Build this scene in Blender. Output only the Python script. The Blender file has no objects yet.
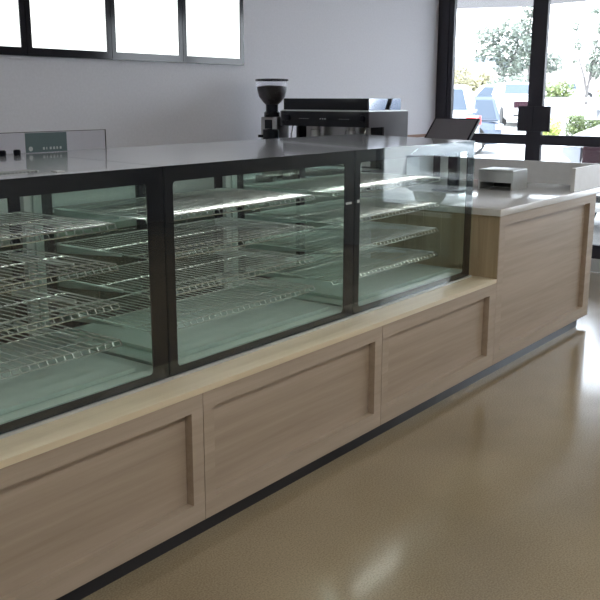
import bpy, bmesh, math, random
from mathutils import Vector, Matrix
random.seed(7)
R = math.radians
SC = bpy.context.scene
COL = SC.collection

# ------------------------------------------------------------------ materials
def new_mat(name):
    m = bpy.data.materials.new(name); m.use_nodes = True
    nt = m.node_tree; b = nt.nodes['Principled BSDF']
    return m, nt, b

def plain(name, col, rough=.5, metal=0., spec=.5, bump=0., coat=0., noise=.0, nscale=20):
    m, nt, b = new_mat(name)
    b.inputs['Roughness'].default_value = rough
    b.inputs['Metallic'].default_value = metal
    b.inputs['Specular IOR Level'].default_value = spec
    b.inputs['Coat Weight'].default_value = coat
    b.inputs['Coat Roughness'].default_value = .05
    tc = nt.nodes.new('ShaderNodeTexCoord')
    n = nt.nodes.new('ShaderNodeTexNoise'); n.inputs['Scale'].default_value = nscale; n.inputs['Detail'].default_value = 5
    nt.links.new(tc.outputs['Object'], n.inputs['Vector'])
    ramp = nt.nodes.new('ShaderNodeValToRGB')
    k = noise if noise else .03
    ramp.color_ramp.elements[0].position = .3; ramp.color_ramp.elements[1].position = .7
    ramp.color_ramp.elements[0].color = (*[c * (1 - k) for c in col], 1)
    ramp.color_ramp.elements[1].color = (*[min(1, c * (1 + k)) for c in col], 1)
    nt.links.new(n.outputs['Fac'], ramp.inputs['Fac'])
    nt.links.new(ramp.outputs['Color'], b.inputs['Base Color'])
    if bump:
        bp = nt.nodes.new('ShaderNodeBump'); bp.inputs['Strength'].default_value = bump; bp.inputs['Distance'].default_value = .003
        nt.links.new(n.outputs['Fac'], bp.inputs['Height']); nt.links.new(bp.outputs['Normal'], b.inputs['Normal'])
    return m

def wood(name, c0, c1, axis=0, rough=.5):
    m, nt, b = new_mat(name)
    tc = nt.nodes.new('ShaderNodeTexCoord'); mp = nt.nodes.new('ShaderNodeMapping')
    s = [26, 26, 26]; s[axis] = 1.1
    mp.inputs['Scale'].default_value = s
    nt.links.new(tc.outputs['Object'], mp.inputs['Vector'])
    n = nt.nodes.new('ShaderNodeTexNoise'); n.inputs['Scale'].default_value = 1.0; n.inputs['Detail'].default_value = 8; n.inputs['Roughness'].default_value = .62
    n.inputs['Distortion'].default_value = .3
    nt.links.new(mp.outputs['Vector'], n.inputs['Vector'])
    # wide planks with slightly different tones
    mp2 = nt.nodes.new('ShaderNodeMapping'); s2 = [7, 7, 7]; s2[axis] = .25
    mp2.inputs['Scale'].default_value = s2
    nt.links.new(tc.outputs['Object'], mp2.inputs['Vector'])
    n2 = nt.nodes.new('ShaderNodeTexNoise'); n2.inputs['Scale'].default_value = 1.0; n2.inputs['Detail'].default_value = 1
    nt.links.new(mp2.outputs['Vector'], n2.inputs['Vector'])
    mix = nt.nodes.new('ShaderNodeMath'); mix.operation = 'MULTIPLY_ADD'; mix.inputs[1].default_value = .5
    nt.links.new(n2.outputs['Fac'], mix.inputs[0])
    h = nt.nodes.new('ShaderNodeMath'); h.operation = 'MULTIPLY'; h.inputs[1].default_value = .5
    nt.links.new(n.outputs['Fac'], h.inputs[0]); nt.links.new(h.outputs[0], mix.inputs[2])
    ramp = nt.nodes.new('ShaderNodeValToRGB')
    ramp.color_ramp.elements[0].position = .36; ramp.color_ramp.elements[0].color = (*c0, 1)
    ramp.color_ramp.elements[1].position = .64; ramp.color_ramp.elements[1].color = (*c1, 1)
    nt.links.new(mix.outputs[0], ramp.inputs['Fac'])
    nt.links.new(ramp.outputs['Color'], b.inputs['Base Color'])
    b.inputs['Roughness'].default_value = rough
    bp = nt.nodes.new('ShaderNodeBump'); bp.inputs['Strength'].default_value = .12; bp.inputs['Distance'].default_value = .002
    nt.links.new(n.outputs['Fac'], bp.inputs['Height']); nt.links.new(bp.outputs['Normal'], b.inputs['Normal'])
    return m

def glass(name, tint, refl=1.0, f0=.04):
    """thin sheet glass: see-through with an angle-dependent mirror reflection on either face"""
    m = bpy.data.materials.new(name); m.use_nodes = True
    nt = m.node_tree; nt.nodes.clear()
    out = nt.nodes.new('ShaderNodeOutputMaterial')
    tr = nt.nodes.new('ShaderNodeBsdfTransparent'); tr.inputs['Color'].default_value = (*tint, 1)
    gl = nt.nodes.new('ShaderNodeBsdfGlossy'); gl.inputs['Roughness'].default_value = 0.0
    gl.inputs['Color'].default_value = (1, 1, 1, 1)
    geo = nt.nodes.new('ShaderNodeNewGeometry')
    d = nt.nodes.new('ShaderNodeVectorMath'); d.operation = 'DOT_PRODUCT'
    nt.links.new(geo.outputs['Normal'], d.inputs[0]); nt.links.new(geo.outputs['Incoming'], d.inputs[1])
    def mth(op, a, b=None):
        n = nt.nodes.new('ShaderNodeMath'); n.operation = op
        for i, v in enumerate((a, b)):
            if v is None: continue
            if isinstance(v, (int, float)): n.inputs[i].default_value = v
            else: nt.links.new(v, n.inputs[i])
        return n.outputs[0]
    a = mth('ABSOLUTE', d.outputs['Value'])
    o = mth('SUBTRACT', 1.0, a)
    p = mth('POWER', o, 5.0)
    F = mth('MULTIPLY', mth('ADD', mth('MULTIPLY', p, 1 - f0), f0), refl)
    mx = nt.nodes.new('ShaderNodeMixShader')
    nt.links.new(F, mx.inputs[0]); nt.links.new(tr.outputs[0], mx.inputs[1]); nt.links.new(gl.outputs[0], mx.inputs[2])
    nt.links.new(mx.outputs[0], out.inputs['Surface'])
    return m

def emit(name, col, strength, gloss=False):
    m, nt, b = new_mat(name)
    b.inputs['Base Color'].default_value = (*col, 1)
    b.inputs['Emission Color'].default_value = (*col, 1)
    b.inputs['Emission Strength'].default_value = strength
    b.inputs['Roughness'].default_value = .1 if gloss else .5
    return m

def concrete():
    m, nt, b = new_mat('polished_concrete')
    tc = nt.nodes.new('ShaderNodeTexCoord')
    n1 = nt.nodes.new('ShaderNodeTexNoise'); n1.inputs['Scale'].default_value = 1.3; n1.inputs['Detail'].default_value = 6
    n2 = nt.nodes.new('ShaderNodeTexNoise'); n2.inputs['Scale'].default_value = 160; n2.inputs['Detail'].default_value = 3
    v = nt.nodes.new('ShaderNodeTexVoronoi'); v.inputs['Scale'].default_value = 130
    for n in (n1, n2, v): nt.links.new(tc.outputs['Object'], n.inputs['Vector'])
    r1 = nt.nodes.new('ShaderNodeValToRGB')
    r1.color_ramp.elements[0].position = .3; r1.color_ramp.elements[0].color = (.295, .238, .155, 1)
    r1.color_ramp.elements[1].position = .7; r1.color_ramp.elements[1].color = (.375, .308, .208, 1)
    nt.links.new(n1.outputs['Fac'], r1.inputs['Fac'])
    r2 = nt.nodes.new('ShaderNodeValToRGB')
    r2.color_ramp.elements[0].position = .36; r2.color_ramp.elements[0].color = (.75, .73, .7, 1)
    r2.color_ramp.elements[1].position = .62; r2.color_ramp.elements[1].color = (1.1, 1.1, 1.08, 1)
    nt.links.new(n2.outputs['Fac'], r2.inputs['Fac'])
    mx = nt.nodes.new('ShaderNodeMix'); mx.data_type = 'RGBA'; mx.blend_type = 'MULTIPLY'; mx.inputs[0].default_value = .8
    nt.links.new(r1.outputs['Color'], mx.inputs[6]); nt.links.new(r2.outputs['Color'], mx.inputs[7])
    nt.links.new(mx.outputs[2], b.inputs['Base Color'])
    r3 = nt.nodes.new('ShaderNodeMapRange'); r3.inputs['To Min'].default_value = .09; r3.inputs['To Max'].default_value = .17
    nt.links.new(n1.outputs['Fac'], r3.inputs['Value']); nt.links.new(r3.outputs[0], b.inputs['Roughness'])
    bp = nt.nodes.new('ShaderNodeBump'); bp.inputs['Strength'].default_value = .012; bp.inputs['Distance'].default_value = .002
    nt.links.new(n1.outputs['Fac'], bp.inputs['Height']); nt.links.new(bp.outputs['Normal'], b.inputs['Normal'])
    b.inputs['Specular IOR Level'].default_value = .55
    return m

OAK0, OAK1 = (.365, .292, .22), (.50, .418, .335)
M = dict(
    oak=wood('limed_oak', OAK0, OAK1, 0),
    oakz=wood('limed_oak_upright', (.34, .265, .165), (.52, .42, .28), 2),
    oaky=wood('limed_oak_ledge_lit', (.72, .61, .43), (.85, .76, .57), 0, .35),  # same oak as the fronts, paler to paint in the light on the ledge
    concrete=concrete(),
    wall=plain('painted_plaster', (.80, .795, .86), .55, bump=.05, nscale=60),
    wallg=plain('grey_paint', (.28, .28, .29), .6),
    ceil=plain('ceiling_white', (.8, .8, .8), .7),
    black=plain('black_frit', (.006, .006, .012), .3, spec=.15),
    blackm=plain('black_powdercoat', (.022, .02, .03), .42),
    kick=plain('black_kick', (.012, .013, .018), .4),
    glass=glass('case_glass', (.94, .98, .962), 1.2),
    rglass=glass('rear_door_glass', (.78, .85, .80)),
    sglass=glass('side_glass', (.95, .98, .968)),
    wglass=glass('window_glass', (.985, .99, .99)),
    top=plain('case_top_grey', (.30, .31, .33), .2, spec=.65, coat=.6),
    alu=plain('satin_aluminium', (.62, .64, .63), .38, metal=.55),
    post=plain('pale_post', (.55, .62, .6), .4),
    chrome=plain('chrome_wire', (.86, .87, .86), .26, metal=.85),
    mirror=plain('dark_reflection_gloss', (.02, .02, .026), .1, spec=.35),  # black gloss for chrome frames, their dark reflections put into the base colour
    railend=plain('rail_chrome', (.45, .46, .5), .08, metal=1.),
    steel=plain('brushed_steel', (.5, .5, .5), .28, metal=1.),
    deck=plain('case_deck', (.48, .58, .545), .25),
    led=emit('led_strip', (1., .98, .94), 8.),
    stone=plain('white_stone', (.74, .74, .73), .14, nscale=120),
    white=plain('white_laminate', (.74, .74, .74), .4),
    dark=plain('charcoal_board', (.05, .055, .055), .5),
    mblack=plain('machine_black', (.011, .012, .017), .16, spec=.35),
    mside=plain('machine_grey', (.075, .07, .08), .5, spec=.15),
    beans=plain('coffee_beans', (.018, .012, .012), .4, bump=.6, nscale=160, noise=.5),
    clear=glass('clear_plastic', (.93, .93, .95), 1.0),
    screen=plain('dark_screen', (.14, .13, .15), .45),
    teal=plain('teal_card', (.10, .155, .165), .4),
    tealw=plain('card_white', (.55, .6, .6), .5),
    lightbox=emit('lightbox_white', (.96, 1., 1.), .48, True),
    panel=emit('ceiling_panel', (1., .98, .95), 9.5),
    asphalt=plain('pale_carpark', (.46, .45, .43), .8, noise=.08, nscale=2),
    carw=plain('car_white', (.82, .82, .82), .25, coat=1.),
    cars=plain('car_silver_blue', (.10, .125, .17), .4, metal=.1, coat=.3),
    carg=plain('car_window', (.05, .07, .10), .05),
    grille=plain('dark_grille', (.035, .012, .018), .6, spec=.15),
    lamp=plain('head_lamp', (.35, .38, .45), .15),
    tail=plain('tail_lamp', (.6, .06, .06), .3),
    tyre=plain('tyre', (.02, .02, .02), .8),
    rim=plain('wheel_rim', (.5, .5, .52), .3, metal=.8),
    leafA=plain('gum_leaf', (.13, .155, .12), .6, noise=.3, nscale=.8),
    leafB=plain('bush_leaf', (.16, .20, .07), .6, noise=.3, nscale=2),
    leafH=plain('hedge_leaf', (.095, .125, .04), .6, noise=.35, nscale=6),
    leafL=plain('lime_leaf', (.40, .46, .12), .6, noise=.2, nscale=6),
    leafY=plain('dry_leaf', (.24, .22, .12), .6, noise=.3, nscale=1),
    bark=plain('gum_bark', (.12, .11, .105), .8, noise=.3, nscale=4),
    bld=plain('pale_render', (.50, .45, .42), .7),
    roof=plain('grey_roof', (.2, .22, .26), .6),
    soffit=plain('awning_soffit', (.17, .16, .165), .7),
    railm=plain('rail_metal', (.30, .30, .33), .5),
)

# ------------------------------------------------------------------ mesh builder
class MB:
    def __init__(s): s.bm = bmesh.new()
    def box(s, x0, x1, y0, y1, z0, z1, bev=0):
        t = bmesh.new() if bev else s.bm
        v = [t.verts.new((x, y, z)) for x in (x0, x1) for y in (y0, y1) for z in (z0, z1)]
        for f in ((0, 1, 3, 2), (4, 6, 7, 5), (0, 4, 5, 1), (2, 3, 7, 6), (0, 2, 6, 4), (1, 5, 7, 3)):
            t.faces.new([v[i] for i in f])
        if bev:
            bmesh.ops.bevel(t, geom=t.edges[:], offset=bev, segments=2, affect='EDGES', profile=.6)
            s.merge(t)
        return s
    def merge(s, t):
        me = bpy.data.meshes.new('tmp'); t.to_mesh(me); t.free(); s.bm.from_mesh(me); bpy.data.meshes.remove(me)
    def prism(s, pts, axis, a, b, bev=0):
        """polygon given in the two other axes, extruded along axis from a to b"""
        t = bmesh.new()
        def mk(p, c):
            q = list(p); q.insert(axis, c); return t.verts.new(q)
        A = [mk(p, a) for p in pts]; B = [mk(p, b) for p in pts]; n = len(pts)
        t.faces.new(A); t.faces.new(B[::-1])
        for i in range(n): t.faces.new((A[i], B[i], B[(i + 1) % n], A[(i + 1) % n]))
        bmesh.ops.recalc_face_normals(t, faces=t.faces[:])
        if bev: bmesh.ops.bevel(t, geom=t.edges[:], offset=bev, segments=2, affect='EDGES', profile=.6)
        s.merge(t); return s
    def tube(s, pts, r, n=8, r1=None):
        pts = [Vector(p) for p in pts]; rings = []
        for i, p in enumerate(pts):
            d = (pts[min(i + 1, len(pts) - 1)] - pts[max(i - 1, 0)]).normalized()
            u = d.orthogonal().normalized() if i == 0 else (rings_u - d * rings_u.dot(d)).normalized()
            rings_u = u; w = d.cross(u)
            rr = r if r1 is None else r + (r1 - r) * i / (len(pts) - 1)
            rings.append([s.bm.verts.new(p + (u * math.cos(2 * math.pi * k / n) + w * math.sin(2 * math.pi * k / n)) * rr) for k in range(n)])
        for a, b in zip(rings, rings[1:]):
            for k in range(n): s.bm.faces.new((a[k], a[(k + 1) % n], b[(k + 1) % n], b[k]))
        s.bm.faces.new(rings[0][::-1]); s.bm.faces.new(rings[-1]); return s
    def lathe(s, prof, c=(0, 0, 0), n=32, axis=2):
        rings = []
        for r, z in prof:
            ring = []
            for k in range(n):
                a = 2 * math.pi * k / n; p = [r * math.cos(a), r * math.sin(a)]; p.insert(axis, z)
                ring.append(s.bm.verts.new([p[i] + c[i] for i in range(3)]))
            rings.append(ring)
        for a, b in zip(rings, rings[1:]):
            for k in range(n): s.bm.faces.new((a[k], a[(k + 1) % n], b[(k + 1) % n], b[k]))
        s.bm.faces.new(rings[0][::-1]); s.bm.faces.new(rings[-1]); return s
    def ring_frame(s, x0, x1, z0, z1, ix0, ix1, iz0, iz1, rad, y0, y1, seg=6):
        """upright slab from y0 to y1 with a round-cornered opening"""
        inner, outer = [], []
        for cx, cz, a0, oc in ((ix1 - rad, iz1 - rad, 0, (x1, z1)), (ix0 + rad, iz1 - rad, 90, (x0, z1)), (ix0 + rad, iz0 + rad, 180, (x0, z0)), (ix1 - rad, iz0 + rad, 270, (x1, z0))):
            for k in range(seg + 1):
                a = R(a0 + 90 * k / seg); inner.append((cx + rad * math.cos(a), cz + rad * math.sin(a))); outer.append(oc)
        n = len(inner); V = {}
        def vv(p, y):
            key = (round(p[0], 6), round(p[1], 6), y)
            if key not in V: V[key] = s.bm.verts.new((p[0], y, p[1]))
            return V[key]
        def face(vs):
            u = []
            for v in vs:
                if v not in u: u.append(v)
            if len(u) > 2: s.bm.faces.new(u)
        for i in range(n):
            j = (i + 1) % n
            face([vv(inner[i], y0), vv(inner[j], y0), vv(outer[j], y0), vv(outer[i], y0)])
            face([vv(inner[i], y1), vv(outer[i], y1), vv(outer[j], y1), vv(inner[j], y1)])
            face([vv(inner[i], y0), vv(inner[i], y1), vv(inner[j], y1), vv(inner[j], y0)])
            if outer[i] != outer[j]: face([vv(outer[i], y0), vv(outer[j], y0), vv(outer[j], y1), vv(outer[i], y1)])
        return s
    def build(s, name, mat, parent=None, loc=None, smooth=True):
        bmesh.ops.recalc_face_normals(s.bm, faces=s.bm.faces[:])
        me = bpy.data.meshes.new(name); s.bm.to_mesh(me); s.bm.free()
        me.materials.append(mat)
        if smooth and len(me.polygons):
            me.polygons.foreach_set('use_smooth', [True] * len(me.polygons))
            me.set_sharp_from_angle(angle=R(35))
        o = bpy.data.objects.new(name, me); COL.objects.link(o)
        if parent: o.parent = parent
        if loc: o.location = loc
        return o

def tag(o, label=None, cat=None, group=None, kind=None):
    if label: o['label'] = label
    if cat: o['category'] = cat
    if group: o['group'] = group
    if kind: o['kind'] = kind
    return o
def thing(name, label, cat, loc=(0, 0, 0), rz=0, group=None):
    o = bpy.data.objects.new(name, None); COL.objects.link(o); o.empty_display_size = .1
    o.location = loc; o.rotation_euler = (0, 0, rz)
    return tag(o, label, cat, group)
def kids(o): return [c for c in bpy.data.objects if c.parent == o]
def copy_tree(o, parent=None):
    c = o.copy(); COL.objects.link(c); c.parent = parent
    for ch in kids(o): copy_tree(ch, c)
    return c
def box(name, x0, x1, y0, y1, z0, z1, mat, parent=None, bev=0):
    return MB().box(x0, x1, y0, y1, z0, z1, bev).build(name, mat, parent)
def struct(name, *a, **k):
    return tag(box(name, *a, **k), kind='structure')

# ------------------------------------------------------------------ the room
YB, XW, CH = 2.317, 8.0, 3.0
struct('floor', -4, XW + .1, -6, YB, -.1, 0, M['concrete'])
struct('wall_back', -4, XW + .1, YB, YB + .15, 0, CH, M['wall'])
struct('wall_left', -4.15, -4, -6, YB + .15, 0, CH, M['wallg'])
struct('wall_front', -4.15, XW + .1, -6.15, -6, 0, CH, M['wallg'])
struct('wall_pier', XW, XW + .1, -6, -2.7, 0, CH, M['wallg'])
struct('ceiling', -4.15, XW + .1, -6.15, YB + .15, CH, CH + .15, M['ceil'])
struct('trim_1', XW, XW + .1, -2.7, YB, 2.72, CH, M['wall'])           # band over the shopfront
lo = struct('wall_low', XW - .02, XW + .1, -2.7, .26, 0, .40, M['soffit'])
struct('window_sill', XW - .08, XW + .1, -2.7, .26, .40, .435, M['white'])
tr = struct('trim_2', 5.75, XW, YB - .02, YB, 1.205, 1.232, plain('timber_strip', (.30, .17, .12), .5))

# glazed doors: two leaves meeting at the dark double stile
def door(nm, y0, y1, lstile, rstile):
    d = bpy.data.objects.new(nm, None); COL.objects.link(d); d.location = (XW + .03, y0, 0); d['kind'] = 'structure'
    w = y1 - y0; f = MB()
    f.box(0, .05, 0, lstile, .01, 2.70).box(0, .05, w - rstile, w, .01, 2.70)
    f.box(0, .05, lstile, w - rstile, 1.152, 1.243).box(0, .05, lstile, w - rstile, .135, .26).box(0, .05, lstile, w - rstile, 2.58, 2.70)
    f.build('door_frame', M['blackm'], d)
    box('glass_pane', .02, .026, lstile, w - rstile, .26, 2.58, M['wglass'], d)
    box('kick_plate', .005, .045, lstile, w - rstile, .01, .135, M['alu'], d)
    return d
d1 = door('door_1', 1.277, 2.20, .07, .052)
d2 = door('door_2', .34, 1.277, .07, .076)
p = MB().box(-.028, 0, .001, .150, 1.276, 1.507, .004).build('push_plate', M['blackm'], d1)
p = MB().box(-.028, 0, .937 - .165, .937 - .001, 1.276, 1.507, .004).build('push_plate', M['blackm'], d2)
struct('trim_3', XW + .02, XW + .09, 2.20, YB, 0, 2.72, M['blackm'])           # door jamb at the wall
struct('trim_4', XW, XW + .1, .26, .34, 0, 2.72, M['blackm'])
w1 = bpy.data.objects.new('window_1', None); COL.objects.link(w1); w1.location = (XW, 0, .435); w1['kind'] = 'structure'
f = MB()
for a, b in ((-2.7, -2.63), (-1.24, -1.16), (.19, .26)): f.box(.02, .08, a, b, 0, 2.285)
f.box(.02, .08, -2.63, .19, 0, .06).box(.02, .08, -2.63, .19, 2.22, 2.285)
f.build('window_frame', M['blackm'], w1)
box('window_pane', .045, .051, -2.63, .19, .06, 2.22, M['wglass'], w1)

# ceiling panels
cl = None
for i, (x, y, who) in enumerate(((-1.2, -2.5, 'far from the window'), (2.2, -2.5, 'over the middle of the floor'), (5.6, -2.5, 'nearest the shopfront'), (-1.2, -4.6, 'in the corner by the front wall'), (2.2, -4.6, 'by the front wall, between two others'), (5.6, -4.6, 'by the front wall and the shopfront'))):
    if cl is None:
        cl = thing('ceiling_light', '', 'ceiling light', group='ceiling light panels')
        MB().ring_frame(-.6, .6, -.16, .16, -.58, .58, -.14, .14, .004, 0, .02, 2).build('light_frame', M['white'], cl)
        box('diffuser', -.58, .58, .004, .01, -.14, .14, M['panel'], cl)
        o = cl
    else: o = copy_tree(cl)
    o.location = (x, y, CH - .0005); o.rotation_euler = (R(-90), 0, 0); o['label'] = 'slim white ceiling light panel ' + who

# ------------------------------------------------------------------ timber base
J = [.965, 2.171, 3.377, 4.599, 6.159]
ZK, ZL = .063, .576
def base_cabinet(x0, x1, ztop, rx0, rx1, rz0, rz1, label, name='base_cabinet', cat='cabinet', group='timber base cabinets under the cake cases', side=False):
    t = thing(name, label, cat, (x0, 0, 0), 0, group); g = .0015
    w = x1 - x0
    y1 = .86
    box('carcass', g, w - g, .045, y1, ZK, ztop, M['dark'] if not side else M['white'], t)
    MB().box(g, rx0 - x0, 0, .045, ZK, ztop).build('stile', M['oak'], t)
    MB().box(rx1 - x0, w - g, 0, .045, ZK, ztop).build('stile', M['oak'], t)
    MB().box(rx0 - x0, rx1 - x0, 0, .045, rz1, ztop).build('rail', M['oak'], t)
    MB().box(rx0 - x0, rx1 - x0, 0, .045, ZK, rz0).build('rail', M['oak'], t)
    MB().box(rx0 - x0, rx1 - x0, .034, .0445, rz0, rz1).build('panel', M['oak'], t)
    return t
ZC = .552
base_cabinet(J[0], J[1], ZC, J[0] + .055, 2.112, .138, .491, 'nearest pale oak base cabinet with recessed panel, under the leftmost cake case')
base_cabinet(J[1], J[2], ZC, 2.228, 3.316, .138, .491, 'pale oak base cabinet with recessed panel under the middle cake case')
base_cabinet(J[2], J[3], ZC, 3.435, 4.513, .138, .491, 'pale oak base cabinet with recessed panel beside the tall white-topped counter')
led = box('ledge_board', J[0], J[3] - .002, 0, 1.0, ZC, ZL, M['oaky'], bev=.002)
tag(led, 'long pale oak ledge board under the three glass cake cases', 'ledge')
sc_ = base_cabinet(J[3], J[4], .936, 4.675, 6.048, .136, .877, 'tall pale oak counter unit with large recessed panel under the white worktop', 'service_counter', 'counter', None, True)
f = MB()
for k in range(7):                                   # upright boards on its end panel
    f.box(-.004, .0012, .002 + k * .122, .002 + k * .122 + .1205, ZL + .0005, .9355)
f.build('end_panel', M['oakz'], sc_)
k = MB(); k.box(J[0], 6.016, .022, .7, 0, ZK - .001)
tag(k.build('kickboard', M['kick']), 'long black kickboard along the foot of the timber counter', 'kickboard')

# white stone worktop with upstands, turning back to the wall
wt = thing('stone_worktop', 'white stone worktop with low upstands on the tall oak counter', 'worktop', (4.575, -.012, .936))
MB().prism([(0, 0), (1.665, 0), (1.665, 1.27), (1.08, 1.27), (1.08, 2.31), (.28, 2.31), (.28, .985), (0, .985)], 2, 0, .0395, .002).build('slab', M['stone'], wt)
box('upstand', 1.622, 1.662, .04, 1.265, .040, .198, M['white'], wt)
MB().box(1.15, 1.662, .012, .040, .040, .196).build('upstand', M['white'], wt)
bc = thing('bench_cabinet', 'white cabinet under the coffee machine bench', 'cabinet', (4.88, 1.0, 0))
box('carcass', .02, .72, 0, 1.29, .08, .935, M['white'], bc)
for i in range(2): MB().box(0, .018, .02 + .64 * i, .64 + .64 * i, .09, .925, .002).build('cabinet_door', M['white'], bc)
box('plinth', .05, .70, 0, 1.29, 0, .08, M['kick'], bc)

# made-up low cabinets, added to stand in for the shade behind the cases
bb = None
for i in range(6):
    x = .3 + i * .72
    if bb is None:
        bb = thing('dark_backing_cabinet', '', 'cabinet', (0, 0, 0), 0, 'charcoal cabinets added along the back wall as dark backing')
        box('carcass', 0, .715, .02, .55, .08, .86, M['dark'], bb)
        for q in range(2):
            dd = box('cabinet_door', .004 + q * .357, .354 + q * .357, 0, .018, .09, .85, M['dark'], bb)
            MB().tube([(.33 + q * .055, -.02, .55), (.33 + q * .055, -.02, .75)], .006).build('handle', M['alu'], dd)
        box('plinth', 0, .715, .06, .55, 0, .08, M['kick'], bb)
        o = bb
    else: o = copy_tree(bb)
    o.location = (x, YB - .555, 0)
    o['label'] = 'charcoal two-door cabinet added against the back wall as dark backing for the cake cases'
tag(box('back_bench_top', .28, 4.65, YB - .59, YB - .002, .86, .90, M['stone'], bev=.003), 'white bench top running along the back wall behind the cases', 'worktop')

# ------------------------------------------------------------------ cake cases
CW, CD, CHh, TILT = 1.1945, .795, .774, .016
def make_case():
    t = thing('cake_display_case', 'x', 'display case', (0, 0, 0), 0, 'glass cake display cases on the timber base')
    box('base_tray', .003, CW - .003, .012, CD, .001, .03, M['black'], t)
    box('base_trim', .0, CW, -.012, .0, .0005, .010, M['alu'], t)
    box('deck', .012, CW - .012, .014, .755, .031, .040, M['deck'], t)
    MB().box(.10, CW - .10, .07, .70, .0405, .058, .003).build('deck_platform', M['deck'], t)
    box('front_glass', 0, CW, 0, .006, .010, CHh, M['glass'], t)
    MB().ring_frame(0.0, CW, .010, CHh, .045, CW - .074, .036, CHh - .056, .016, .0065, .0115).build('front_border', M['black'], t)
    for s in (0, 1):
        x = .006 if not s else CW - .012
        box('side_glass', x, x + .006, .0125, .755, .031, .744, M['sglass'], t)
    MB().prism([(.0125, .748), (CD, .748), (CD, CHh + TILT), (.0125, CHh)], 0, 0, CW).build('top_panel', M['top'], t)
    for s in (0, 1):
        x = .003 if not s else CW - .041
        box('corner_post', x, x + .038, .757, CD - .002, .031, .747, M['post'], t)
    for s in (0, 1):
        x0 = .044 if not s else .575; x1 = .622 if not s else CW - .044; y = .760 if not s else .776
        d = MB().ring_frame(x0, x1, .034, .745, x0 + .05, x1 - .05, .075, .71, .004, y, y + .012, 2).build('sliding_door', M['black'], t)
        box('door_glass', x0 + .05, x1 - .05, y + .004, y + .008, .075, .71, M['rglass'], d)
        MB().box(x0 + .012 + s * (x1 - x0 - .04), x0 + .028 + s * (x1 - x0 - .04), y + .012, y + .018, .33, .45, .002).build('handle', M['alu'], d)
    ls = box('light_strip', .05, CW - .05, .375, .405, .736, .7475, M['alu'], t)
    box('light_tube', .055, CW - .055, .380, .400, .731, .736, M['led'], ls)
    for z in (.565, .418, .274, .134):
        f = MB(); x0, x1, y0, y1 = .075, 1.122, .185, .735
        for y, dz in ((y0, 0), (y0 - .012, -.018), (y0 + .10, -.004), (y0 + .30, -.004), (y1, 0)):
            f.tube([(x0, y, z + dz), (x1, y, z + dz)], .0032, 6)
        for x in (x0, x1): f.tube([(x, y0 - .012, z - .018), (x, y0, z), (x, y1, z)], .0032, 6)
        nw = 29
        for i in range(1, nw):
            x = x0 + (x1 - x0) * i / nw
            f.tube([(x, y0 - .012, z - .018), (x, y0, z + .001), (x, y1, z + .001)], .0025, 5)
        s_ = f.build('wire_shelf', M['chrome'], t)
        for xb in (.10, 1.068):
            MB().prism([(.757, z - .004), (.757, z - .040), (.70, z - .040), (.36, z - .016), (.36, z - .004)], 0, xb, xb + .006).build('shelf_bracket', M['post'], s_)
    return t
C0 = make_case()
cases = [C0, copy_tree(C0), copy_tree(C0)]
for o, x, lab in zip(cases, (.9665, 2.1645, 3.3635), ('leftmost glass cake display case, black-edged with four wire shelves, nearest the camera',
        'middle glass cake display case with four wire shelves and a black rounded border',
        'glass cake display case beside the white-topped counter, furthest from the camera')):
    o.location = (x, .152, ZL + .0005); o['label'] = lab
f = MB()
for i in range(14): f.box(.58 + i * .0145, .587 + i * .0145, .13, .19, CHh + .0035, CHh + .0055)
f.build('vent_slots', M['tealw'], cases[0])
MB().box(.80, .83, .07, .10, CHh + .0015, CHh + .0035).build('stick_label', M['alu'], cases[0])
MB().box(CW - .075, CW - .03, -.0012, -.0002, .535, .545).build('stick_label', M['tealw'], cases[1])
MB().box(.012, .03, -.0012, -.0002, .535, .549).build('stick_label', M['tealw'], cases[2])

# things on the nearest case
ZT = ZL + CHh + TILT
sh = thing('sign_holder', 'clear upright sign holder with teal card at the back of the leftmost case', 'sign holder', (1.768, .905, ZT - .001))
box('acrylic_sheet', 0, .785, 0, .003, 0, .082, M['clear'], sh)
fr = MB().box(0, .785, -.0005, .0035, .082, .0845).box(.783, .7855, -.0005, .0035, 0, .0845).build('edge', M['dark'], sh)
cd = box('teal_card', .375, .575, -.003, -.001, .003, .080, M['teal'], sh)
f = MB(); f.lathe([(.0095, 0), (.0095, .0012)], (.397, -.0045, .018), 20, 1)
for i, w in enumerate((.009, .004, .009, .009, .007, .008)): f.box(.455 + i * .0165, .455 + i * .0165 + w, -.0045, -.0032, .013, .023)
f.build('card_print', M['tealw'], cd)
for x, y, lab in ((2.01, .865, 'black rubber stopper on the leftmost case top, nearer the image edge'), (2.075, .865, 'black rubber stopper on the case top where the joint line ends')):
    MB().lathe([(.012, 0), (.014, .004), (.014, .018), (.010, .022)], (0, 0, 0), 16).build('rubber_stopper', M['black'], None, (x, y, ZT - .002))
    tag(bpy.data.objects[[o.name for o in bpy.data.objects if o.name.startswith('rubber_stopper')][-1]], lab, 'stopper', 'rubber stoppers on the case top')

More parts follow.
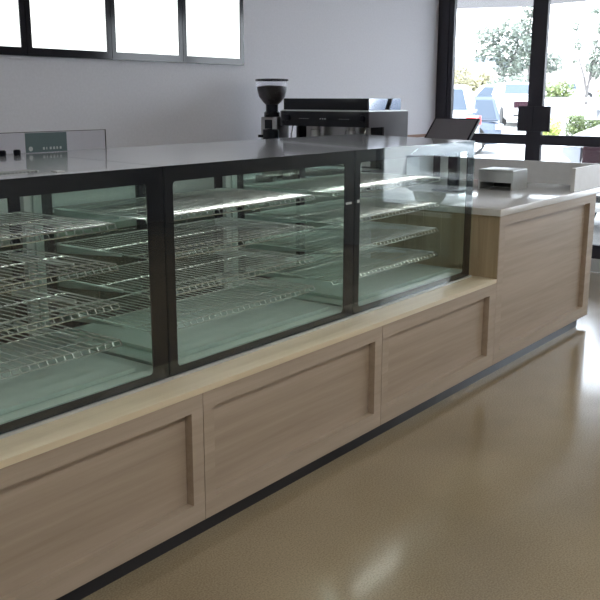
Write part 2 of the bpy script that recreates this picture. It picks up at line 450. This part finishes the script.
# ------------------------------------------------------------------ espresso machine (faces left along the counter)
ZS = .9755
em = thing('espresso_machine', 'black two-group espresso machine with chrome cup rail on the white bench', 'coffee machine', (5.0, 1.15, ZS + .0005))
h = .515                                               # top of housing above the bench
MB().box(0, .495, 0, .74, h - .103, h, .006).build('housing', M['mblack'], em)
for y in (-.004, .744 - .008): MB().prism([(0.0, h - .103), (.185, h - .103), (.185, .13), (.02, .13), (.02, .03), (.50, .03), (.50, h), (0.0, h)], 1, y, y + .012, .002).build('side_panel', M['mside'], em)
box('back_body', .20, .49, .01, .73, .05, h - .104, M['mblack'], em)
box('splash_panel', .192, .199, .11, .66, .14, h - .105, M['steel'], em)
MB().box(.02, .49, .012, .728, .03, .125, .006).build('drip_tray', M['mblack'], em)
box('tray_grate', .03, .19, .03, .71, .1255, .129, M['steel'], em)
for y in (.03, .68):
    for x in (.05, .44): MB().lathe([(.018, 0), (.022, .03)], (x, y, 0), 14).build('foot', M['black'], em)
for y in (.22, .52):
    g = MB().lathe([(.032, h - .19), (.036, h - .185), (.036, h - .13), (.03, h - .125), (.03, h - .103)], (.11, y, 0), 24).build('group_head', M['steel'], em)
    MB().lathe([(.030, h - .228), (.034, h - .224), (.034, h - .192)], (.11, y, 0), 24).build('portafilter', M['chrome'], g)
    MB().tube([(.08, y, h - .21), (-.02, y, h - .215), (-.09, y, h - .225)], .011, 10, .014).build('portafilter_handle', M['black'], g)
for y in (.06, .68): MB().tube([(.06, y, h - .10), (.04, y, h - .16), (.03, y, h - .30)], .005, 8).build('steam_wand', M['chrome'], em)
f = MB()
for i in range(3): f.box(-.0016, 0, .352 + i * .02, .360 + i * .02, h - .054, h - .047)
for y in (.16, .50):
    for i in range(5): f.box(-.0016, 0, y + i * .018, y + i * .018 + .006, h - .052, h - .049)
f.build('button', M['tealw'], em)
for y in (.05, .68): MB().lathe([(.02, -.012), (.022, -.008), (.022, 0)], (0, y, h - .045), 20, 0).build('steam_knob', M['black'], em)
box('trim_strip', -.001, .495, .002, .738, h + .0005, h + .008, M['alu'], em)
for x in (.01, .42): MB().box(x, x + .008, .015, .725, h + .009, h + .086, .002).build('cup_rail', M['mblack'], em)
for y in (.012, .722):
    MB().prism([(.02, h + .009), (.215, h + .009), (.255, h + .086), (.02, h + .086)], 1, y, y + .006).build('rail_end', M['railend'], em)
    MB().prism([(.275, h + .009), (.42, h + .009), (.42, h + .086), (.315, h + .086)], 1, y, y + .006).build('rail_end', M['railend'], em)

# grinder beside it
gr = thing('coffee_grinder', 'chrome and black coffee grinder with a clear hopper full of beans', 'coffee grinder', (5.1, 2.055, ZS + .0005))
MB().box(-.10, .12, -.085, .085, 0, .05, .01).build('grinder_base', M['mblack'], gr)
MB().box(-.04, .11, -.075, .075, .05, .47, .012).build('grinder_body', M['steel'], gr)
MB().box(-.05, -.04, -.035, .03, .385, .45, .003).build('control_window', M['mblack'], gr)
MB().box(-.13, -.05, -.028, .028, .325, .345, .004).build('portafilter_fork', M['mblack'], gr)
MB().lathe([(.05, .24), (.058, .25), (.058, .38), (.05, .385)], (-.09, -.06, 0), 20).build('dosing_chamber', M['mblack'], gr)
MB().lathe([(.058, .47), (.058, .50), (.045, .51), (.045, .565)], (0, 0, 0), 28).build('collar', M['mblack'], gr)
hp = MB().lathe([(.048, .552), (.072, .573), (.100, .612), (.112, .66), (.115, .722)], (0, 0, 0), 36).build('hopper', M['clear'], gr)
MB().lathe([(.044, .555), (.066, .576), (.094, .614), (.106, .660), (.108, .682), (.06, .690), (.001, .692)], (0, 0, 0), 36).build('beans', M['beans'], hp)
MB().lathe([(.118, .722), (.122, .727), (.118, .736), (.05, .742), (.001, .743)], (0, 0, 0), 36).build('hopper_lid', M['mblack'], gr)

# till screen
ps = thing('till_screen', 'dark till screen tilted back on a black stand on the white counter', 'till screen', (5.34, .69, ZS + .0005))
MB().box(-.11, .11, -.10, .10, 0, .014, .004).build('stand_base', M['black'], ps)
MB().box(-.02, .03, -.034, .034, .012, .345, .006).build('stand_column', M['black'], ps)
mt = MB().box(-.115, .115, -.165, .165, -.012, .012, .005)
sb = mt.build('screen_body', M['black'], ps, (-.055, 0, .392)); sb.rotation_euler = (0, R(-42), 0)
box('display', -.100, .100, -.150, .150, .0122, .0135, M['screen'], sb)
# steel riser
rs = thing('steel_riser', 'brushed steel open-fronted riser box on the white worktop', 'riser', (5.555, .36, ZS + .0005))
MB().box(0, .235, 0, .25, .118, .135, .003).build('riser_top', M['alu'], rs)
MB().box(0, .010, .0, .25, .05, .118).build('front_panel', M['alu'], rs)
for y in (0, .238): box('side_wall', .010, .235, y, y + .012, 0, .118, M['alu'], rs)
for y in (0.0, .238): box('leg', 0, .010, y, y + .012, 0, .05, M['alu'], rs)
box('back_wall', .225, .235, .012, .238, 0, .118, M['dark'], rs)

# ------------------------------------------------------------------ lit menu boxes on the back wall
mb = None
for x0, lab in ((2.565, 'leftmost lit white menu box on the back wall, cut by the photo edge'), (3.19, 'second lit white menu box from the left on the back wall'),
                (3.815, 'third lit white menu box from the left, with a faint reflection'), (4.44, 'rightmost lit white menu box on the back wall')):
    if mb is None:
        mb = thing('menu_box', '', 'menu box', (0, 0, 0), 0, 'lit menu boxes on the back wall')
        MB().ring_frame(0, .622, 0, .90, .034, .588, .046, .854, .002, -.03, -.0005, 2).build('frame', M['mirror'], mb)
        box('lit_panel', .034, .588, -.022, -.002, .046, .854, M['lightbox'], mb)
        o = mb
    else: o = copy_tree(mb)
    o.location = (x0, YB, 1.812); o['label'] = lab

# ------------------------------------------------------------------ outside
CAM = Vector((0, -2.0916, 1.584)); YAW, PITCH, ROLL = .6513, .2261, .0015
def gz(x, y):
    t = .795 * x + .606 * (y + 2.09)
    P = ((-10, 0), (12, 0), (21, .02), (27, .06), (40, .36), (96, 1.37), (400, 3.5))
    for (a, za), (b, zb) in zip(P, P[1:]):
        if t <= b: return za + (zb - za) * max(0, (t - a)) / (b - a)
    return P[-1][1]
bmg = bmesh.new(); NX, NY = 70, 50; grid = []
for i in range(NX + 1):
    x = XW + .1 + (330 * (i / NX) ** 2.2)
    grid.append([bmg.verts.new((x, -60 + 260 * j / NY, gz(x, -60 + 260 * j / NY) - .02)) for j in range(NY + 1)])
for i in range(NX):
    for j in range(NY): bmg.faces.new((grid[i][j], grid[i + 1][j], grid[i + 1][j + 1], grid[i][j + 1]))
q = MB(); q.bm.free(); q.bm = bmg
tag(q.build('carpark_ground', M['asphalt']), kind='structure')

# awning over the footpath
aw = MB().prism([(8.1, -6), (11.2, -6), (12.2, .0), (13.05, 2.678 + 1.0), (12.699, 4.662), (12.2, 7), (8.1, 7)], 2, 2.91, 3.1)
aw.build('awning_roof', M['soffit'])['kind'] = 'structure'

def car(label, loc, heading, kind='wagon', paint='carw', L=4.6, W=1.84, H=1.7, name='car', br=.58, rear='tail'):
    """front points along +x of the car; heading in degrees from +X of the scene"""
    t = thing(name, label, 'car', loc, R(heading))
    hw = W / 2; gc = .22; belt = H * br
    S = dict(
        wagon=dict(low=[(-.5, .42, .50), (-.49, .30, .93), (-.40, .26, 1.), (.10, .25, 1.), (.22, .25, .97), (.42, .26, .90), (.49, .30, .78), (.5, .40, .55)], gh=(-.485, .20, -.44, .05)),
        hatch=dict(low=[(-.5, .42, .50), (-.49, .30, .90), (-.40, .26, 1.), (.08, .25, 1.), (.22, .25, .95), (.42, .26, .84), (.49, .30, .68), (.5, .40, .5)], gh=(-.48, .24, -.34, .04)),
        pickup=dict(low=[(-.5, .42, .55), (-.495, .30, .95), (-.40, .28, 1.), (.0, .28, 1.), (.22, .27, .98), (.44, .28, .90), (.49, .30, .80), (.5, .42, .55)], gh=(-.08, .26, -.04, .14)))[kind]
    # lower body: loft of rounded sections
    b = MB(); rings = []
    for u, zb, zt in S['low']:
        x = u * L; z0, z1 = zb * 1., belt * zt
        k = 1 - .10 * max(0, (abs(u) - .38) / .12)
        w = hw * k
        sec = [(-w * .86, z0), (-w * .98, z0 + .10), (-w, z0 + (z1 - z0) * .55), (-w * .95, z1 - .06), (-w * .84, z1), (w * .84, z1), (w * .95, z1 - .06), (w, z0 + (z1 - z0) * .55), (w * .98, z0 + .10), (w * .86, z0)]
        rings.append([b.bm.verts.new((x, y, z)) for y, z in sec])
    for r0, r1 in zip(rings, rings[1:]):
        n = len(r0)
        for i in range(n): b.bm.faces.new((r0[i], r0[(i + 1) % n], r1[(i + 1) % n], r1[i]))
    b.bm.faces.new(rings[0]); b.bm.faces.new(rings[-1][::-1])
    b.build('body', M[paint], t)
    # cabin
    g0, g1, r0, r1 = [v * L for v in S['gh']]; wb, wr = hw * .90, hw * .72
    g = bmesh.new()
    V = [g.verts.new(p) for p in ((g0, -wb, belt - .02), (g1, -wb, belt - .02), (g1, wb, belt - .02), (g0, wb, belt - .02), (r0, -wr, H), (r1, -wr, H), (r1, wr, H), (r0, wr, H))]
    for fc in ((3, 2, 1, 0), (4, 5, 6, 7), (0, 1, 5, 4), (1, 2, 6, 5), (2, 3, 7, 6), (3, 0, 4, 7)): g.faces.new([V[i] for i in fc])
    bmesh.ops.bevel(g, geom=g.edges[:], offset=.05, segments=3, affect='EDGES')
    m = MB(); m.merge(g); m.build('cabin', M[paint], t)
    def pane(nm, c, mat=M['carg'], thick=.012):
        """thin solid pane following four corners of the cabin side"""
        c = [Vector(v) for v in c]; nrm = (c[1] - c[0]).cross(c[3] - c[0]).normalized()
        mid = sum(c, Vector()) / 4
        if nrm.dot(mid - Vector((mid.x * .6, 0, belt))) < 0: nrm = -nrm
        mm = MB(); A = [mm.bm.verts.new(v - nrm * .02) for v in c]; B = [mm.bm.verts.new(v + nrm * thick) for v in c]
        mm.bm.faces.new(A); mm.bm.faces.new(B[::-1])
        for i in range(4): mm.bm.faces.new((A[i], B[i], B[(i + 1) % 4], A[(i + 1) % 4]))
        return mm.build(nm, mat, t)
    def lerp(a, b, f): return a + (b - a) * f
    zl, zh = belt + .06, H - .10
    fl, fh = (zl - belt) / (H - belt), (zh - belt) / (H - belt)
    for s in (-1, 1):
        yl, yh = s * lerp(wb, wr, fl), s * lerp(wb, wr, fh)
        spans = ((.035, .33), (.36, .62), (.65, .93)) if kind == 'wagon' else (((.06, .46), (.50, .93)) if kind == 'hatch' else ((.08, .46), (.50, .92)))
        for a, c in spans:
            xl0, xl1 = lerp(lerp(g0, r0, fl), lerp(g1, r1, fl), a), lerp(lerp(g0, r0, fl), lerp(g1, r1, fl), c)
            xh0, xh1 = lerp(lerp(g0, r0, fh), lerp(g1, r1, fh), a), lerp(lerp(g0, r0, fh), lerp(g1, r1, fh), c)
            pane('side_window', [(xl0, yl, zl), (xl1, yl, zl), (xh1, yh, zh), (xh0, yh, zh)])
    for nm, ga, ra in (('windscreen', g1, r1), ('rear_window', g0, r0)):
        xl, xh = lerp(ga, ra, fl), lerp(ga, ra, fh); yl, yh = lerp(wb, wr, fl) * .90, lerp(wb, wr, fh) * .90
        pane(nm, [(xl, -yl, zl), (xl, yl, zl), (xh, yh, zh), (xh, -yh, zh)])
    # wheels
    wr_ = .33 if kind == 'hatch' else .37
    for x in (-.30 * L, .31 * L):
        for s in (-1, 1):
            y = s * (hw - .10)
            ty = MB().lathe([(wr_ * .55, -.10), (wr_ * .96, -.10), (wr_, -.06), (wr_, .06), (wr_ * .96, .10), (wr_ * .55, .10)], (x, y, wr_), 28, 1).build('wheel', M['tyre'], t)
            MB().lathe([(wr_ * .2, -.108), (wr_ * .6, -.104), (wr_ * .62, .104), (wr_ * .2, .108)], (x, y, wr_), 20, 1).build('rim', M['rim'], ty)
            MB().lathe([(wr_ + .06, -.02), (wr_ + .06, .015)], (x, s * (hw - .008), wr_ + .02), 28, 1).build('wheel_arch', M['tyre'], t)
    # front and rear details
    xf = .495 * L
    if L > 4.9 or kind != 'hatch':
        gl = MB().box(xf - .05, xf + .03, -hw * .60, hw * .60, belt * .58, belt * .80, .02)
        for k_ in range(3): gl.box(xf + .03, xf + .04, -hw * .56, hw * .56, belt * (.61 + .065 * k_), belt * (.625 + .065 * k_))
        gl.build('grille', M['grille'], t)
    for s in (-1, 1):
        MB().prism([(xf - .28, s * hw * .90), (xf - .02, s * hw * .86), (xf + .025, s * hw * .62), (xf - .10, s * hw * .62)], 2, belt * .64, belt * .79, .012).build('head_lamp', M['lamp'], t)
        MB().box(-.5 * L - .012, -.5 * L + .22, s * hw * .88 - .04, s * hw * .88 + .08, belt * .74, belt * .92, .02).build('tail_lamp', M[rear], t)
        MB().box(.16 * L, .20 * L, s * (hw + .08) - .09, s * (hw + .08) + .09, belt + .0, belt + .14, .03).build('wing_mirror', M[paint], t)
    MB().box(xf - .10, xf + .05, -hw * .90, hw * .90, .34, belt * .50, .04).build('bumper', M[paint], t)
    MB().box(xf + .02, xf + .056, -hw * .62, hw * .62, .42, .50, .008).build('air_intake', M['tyre'], t)
    MB().box(-.5 * L - .05, -.5 * L + .10, -hw * .90, hw * .90, .34, belt * .46, .04).build('bumper', M[paint], t)
    if kind == 'pickup':
        MB().box(-.46 * L, -.10 * L, -hw * .80, hw * .80, belt - .03, belt + .004).build('tray_bed', M['tyre'], t)
    return t

def P(x, y): return (x, y, gz(x, y) - .02)
def rear_at(x, y, hd, L): a = R(hd); return P(x + math.cos(a) * L / 2, y + math.sin(a) * L / 2)
car('white wagon parked just outside the door glass, red tail lamp showing', rear_at(19.76, 7.59, 112, 4.8), 112, 'wagon', 'carw', 4.8, 1.86, 1.87, br=.66)
car('silver blue wagon parked just behind the white wagon', rear_at(23.9, 8.93, 120, 4.4), 120, 'wagon', 'cars', 4.4, 1.78, 1.58, rear='lamp')
car('white four wheel drive facing the shop in the middle of the car park', P(39.2, 15.2), 214, 'wagon', 'carw', 4.8, 1.9, 1.9, br=.70)
car('white van with dark glass half hidden behind the silver blue wagon', P(43.6, 18.9), 120, 'wagon', 'carw', 4.7, 1.85, 1.75)
car('white pickup on the far road behind the guard rail', P(96.4, 34.0), 112, 'pickup', 'carw', 5.2, 1.9, 1.85)
car('small white hatchback far off, in front of the long pale building', P(108.7, 41.5), 112, 'hatch', 'carw', 4.2, 1.8, 1.5)
car('distant white wagon under the dry bushes, further from the wall', P(121, 58.6), 112, 'wagon', 'carw', 4.7, 1.85, 1.7)
car('distant white hatchback under the dry bushes, close to the wall edge', P(117.0, 64.4), 112, 'hatch', 'carw', 4.3, 1.85, 1.6)
car('big white pickup with a dark grille parked nose to the shop', P(12.75, .98), 180, 'pickup', 'carw', 5.1, 1.98, 2.0, br=.66)
car('white wagon parked nose to the shop, mirrored in the furthest case glass', P(13.4, -3.3), 180, 'wagon', 'carw', 4.8, 1.9, 1.75)

# greenery
def leaves(m, c, rad, n, size):
    for _ in range(n):
        while True:
            v = Vector((random.uniform(-1, 1), random.uniform(-1, 1), random.uniform(-1, 1)))
            if .25 < v.length < 1: break
        p = Vector(c) + Vector((v.x * rad[0], v.y * rad[1], v.z * rad[2]))
        a = Vector((random.gauss(0, 1), random.gauss(0, 1), random.gauss(0, 1))).normalized(); b = a.orthogonal().normalized()
        s = size * random.uniform(.6, 1.4)
        m.bm.faces.new([m.bm.verts.new(p + d) for d in (a * s, b * s * .45, -a * s, -b * s * .45)])
def tree(name, label, loc, trunk, clumps, leaf, size, cat='tree', group=None):
    t = thing(name, label, cat, loc, 0, group)
    if trunk:
        b = MB()
        for pts, r0, r1 in trunk: b.tube(pts, r0, 8, r1)
        b.build('trunk', M['bark'], t)
    f = MB()
    for c, rad, n in clumps: leaves(f, c, rad, n, size)
    f.build('foliage', M[leaf], t, smooth=False)
    return t
# clump offsets are metres across (a) and up (z) seen from the shop
ax, ay = .606, -.795
def acr(a, z, d=0): return (a * ax + d * .795, a * ay + d * .606, z)
x, y = 66.8, 28.8
cl_ = [(acr(-1.2, 5.4), (1.2, 1.1, .8), 330), (acr(.3, 5.9), (1.0, 1., .8), 260), (acr(-.3, 4.2), (1.5, 1.3, .9), 420), (acr(1.3, 4.8), (1.2, 1.1, .9), 320), (acr(-1.9, 4.0), (.7, .7, .7), 120), (acr(.6, 3.0), (1.5, 1.2, .8), 380)]
tree('gum_tree', 'pale loose-crowned gum tree beyond the car park, left of the door stile', P(x, y), [([(0, 0, 0), acr(.1, 2.5), acr(-.3, 4.2), acr(-1, 5.5)], .16, .05), ([acr(.1, 2.3), acr(.9, 4.0), acr(1.3, 5.)], .10, .04)], cl_, 'leafA', .2)
x, y = 79.5, 32.1
cl_ = [(acr(0, 8.2), (1., 1., .7), 240), (acr(-.6, 6.6), (1.1, 1, 1.), 380), (acr(.45, 5.1), (1.4, 1.1, 1.1), 480), (acr(2.1, 3.6), (1.4, 1.1, 1.), 420), (acr(-.7, 3.8), (1.6, 1.1, 1.), 480)]
tree('gum_tree', 'taller greyish gum tree close against the dark door stile', P(x, y), [([(0, 0, 0), acr(.2, 3.4), acr(-.2, 6.2), acr(.1, 8.2)], .22, .05)], cl_, 'leafA', .2)
x, y = 76, 25.2
cl_ = [(acr(.85, 6.3), (.35, .35, .7), 150), (acr(.45, 5.2), (.35, .3, .5), 60), (acr(-1.3, 6.4), (.35, .35, .35), 50), (acr(-1.0, 4.9), (.35, .35, .5), 60), (acr(.45, 4.0), (.45, .5, .8), 170), (acr(.75, 2.9), (.6, .6, .8), 220), (acr(-1.3, 3.7), (.3, .3, .4), 40), (acr(.3, 7.6), (.5, .4, .3), 50), (acr(1.1, 4.6), (.4, .4, .7), 120), (acr(.0, 3.0), (.3, .3, .5), 60)]
tree('gum_tree', 'sparse forked gum tree with bare limbs right of the door stile', P(x, y), [([(0, 0, 0), acr(0, .9), acr(-.3, 2.2), acr(-.8, 3.6), acr(-1.0, 4.9)], .15, .04), ([acr(0, .9), acr(.2, 2.6), acr(.5, 4.4), acr(.8, 6.5)], .12, .03), ([acr(.1, 1.8), acr(.5, 2.6), acr(.7, 3.6)], .06, .03)], cl_, 'leafA', .18)
def bush(label, x, y, w, h, leaf, n, size, name='bush'):
    return tree(name, label, P(x, y), None, [(acr(-w * .25, h * .45), (w * .28, w * .28, h * .45), n), (acr(w * .2, h * .5), (w * .3, w * .3, h * .5), n), (acr(0, h * .35), (w * .45, w * .3, h * .35), n)], leaf, size, 'bush')
bush('dense round green bush in front of the gum trees', 63.5, 26.6, 3.6, 2.6, 'leafA', 420, .2)
bush('rounded green bush in front of the long pale building', 86, 32.0, 3.8, 2.1, 'leafB', 350, .2)
bush('leafy green bush at the foot of the forked gum tree', 72.5, 21.7, 2.4, 2.6, 'leafB', 300, .18)
bush('dry yellowish bush by the wall end, behind distant cars', 100, 50.8, 5.5, 4.2, 'leafY', 400, .3)
bush('dry olive bush between the distant cars and the gum tree', 98, 46.5, 5.0, 3.0, 'leafY', 400, .3)
bush('low lime green plant beside the push plates of the doors', 30.3, 10.0, 1.0, .8, 'leafL', 260, .07)
hd = thing('clipped_hedge', 'clipped square green hedge at the edge of the car park', 'hedge', P(32.2, 9.3), R(-52))
f = MB()
for _ in range(3600):
    p_ = Vector((random.uniform(-.75, 1.6), random.uniform(-.45, .45), random.uniform(.02, .80)))
    a = Vector((random.gauss(0, 1), random.gauss(0, 1), random.gauss(0, 1))).normalized(); b_ = a.orthogonal().normalized(); s = random.uniform(.04, .08)
    f.bm.faces.new([f.bm.verts.new(p_ + d_) for d_ in (a * s, b_ * s * .5, -a * s, -b_ * s * .5)])
f.build('foliage', M['leafH'], hd, smooth=False)
# guard rail along the road
gx0, gy0, gx1, gy1 = 57.5, 24.0, 63.0, 16.8
g_ = thing('guard_rail', 'pale metal guard rail along the far road', 'guard rail', (gx0, gy0, gz(gx0, gy0) - .02), math.atan2(gy1 - gy0, gx1 - gx0))
Lr = math.hypot(gx1 - gx0, gy1 - gy0)
MB().box(0, Lr, -.03, .03, .62, .90, .02).build('beam', M['railm'], g_)
for i in range(4): box('post', .6 + i * 2.45, .72 + i * 2.45, .03, .15, -.1, .85, M['railm'], g_)
# far buildings
b1 = thing('warehouse', 'small grey-roofed building far behind the gum tree', 'building', P(128, 61.5), R(-52))
box('wall', -4, 4, -3, 3, -.2, 4.4, M['bld'], b1)
MB().prism([(-3.6, 4.4), (3.6, 4.4), (0, 6.0)], 0, -4.4, 4.4).build('roof', M['roof'], b1)
b2 = thing('warehouse', 'long pale building far off beyond the far road', 'building', P(152, 51), R(-52))
box('wall', -14, 12, -4, 4, -.3, 4.6, M['bld'], b2)
MB().prism([(-4.4, 4.6), (4.4, 4.6), (0, 6.2)], 0, -14.5, 12.5).build('roof', M['bld'], b2)

# ------------------------------------------------------------------ light, sky, camera
w = bpy.data.worlds.new('sky'); SC.world = w; w.use_nodes = True
nt = w.node_tree; bg = nt.nodes['Background']
tc = nt.nodes.new('ShaderNodeTexCoord'); sx = nt.nodes.new('ShaderNodeSeparateXYZ'); rp = nt.nodes.new('ShaderNodeValToRGB')
nt.links.new(tc.outputs['Generated'], sx.inputs[0]); nt.links.new(sx.outputs['Z'], rp.inputs['Fac'])
rp.color_ramp.elements[0].position = 0; rp.color_ramp.elements[0].color = (.87, .93, 1, 1)
rp.color_ramp.elements[1].position = .6; rp.color_ramp.elements[1].color = (.72, .84, 1, 1)
nt.links.new(rp.outputs['Color'], bg.inputs['Color']); bg.inputs['Strength'].default_value = 2.7
sd = bpy.data.lights.new('sun', 'SUN'); sd.energy = 2.6; sd.angle = R(.6); sd.color = (1, .97, .92)
so = bpy.data.objects.new('sun', sd); COL.objects.link(so)
so.rotation_euler = Vector((.45, -.30, -.84)).to_track_quat('-Z', 'Y').to_euler()

cy, sy, cp, sp = math.cos(YAW), math.sin(YAW), math.cos(PITCH), math.sin(PITCH)
fw = Vector((cy * cp, sy * cp, -sp)); rt = Vector((sy, -cy, 0)); up = rt.cross(fw)
r2 = rt * math.cos(ROLL) + up * math.sin(ROLL); u2 = -rt * math.sin(ROLL) + up * math.cos(ROLL)
cd_ = bpy.data.cameras.new('camera'); cam = bpy.data.objects.new('camera', cd_); COL.objects.link(cam)
cam.matrix_world = Matrix(((r2.x, u2.x, -fw.x, CAM.x), (r2.y, u2.y, -fw.y, CAM.y), (r2.z, u2.z, -fw.z, CAM.z), (0, 0, 0, 1)))
cd_.sensor_width = 36; cd_.lens = 880.9 / 600 * 36; cd_.clip_end = 1000; cd_.clip_start = .05
SC.camera = cam

vs = SC.view_settings
vs.view_transform = 'Standard'; vs.look = 'None'; vs.gamma = 1; vs.use_curve_mapping = False; vs.exposure = 1.56
cyc = SC.cycles
cyc.max_bounces = 10; cyc.diffuse_bounces = 5; cyc.glossy_bounces = 5; cyc.transparent_max_bounces = 40; cyc.use_denoising = True
cyc.sample_clamp_indirect = 6; cyc.caustics_reflective = False; cyc.caustics_refractive = False
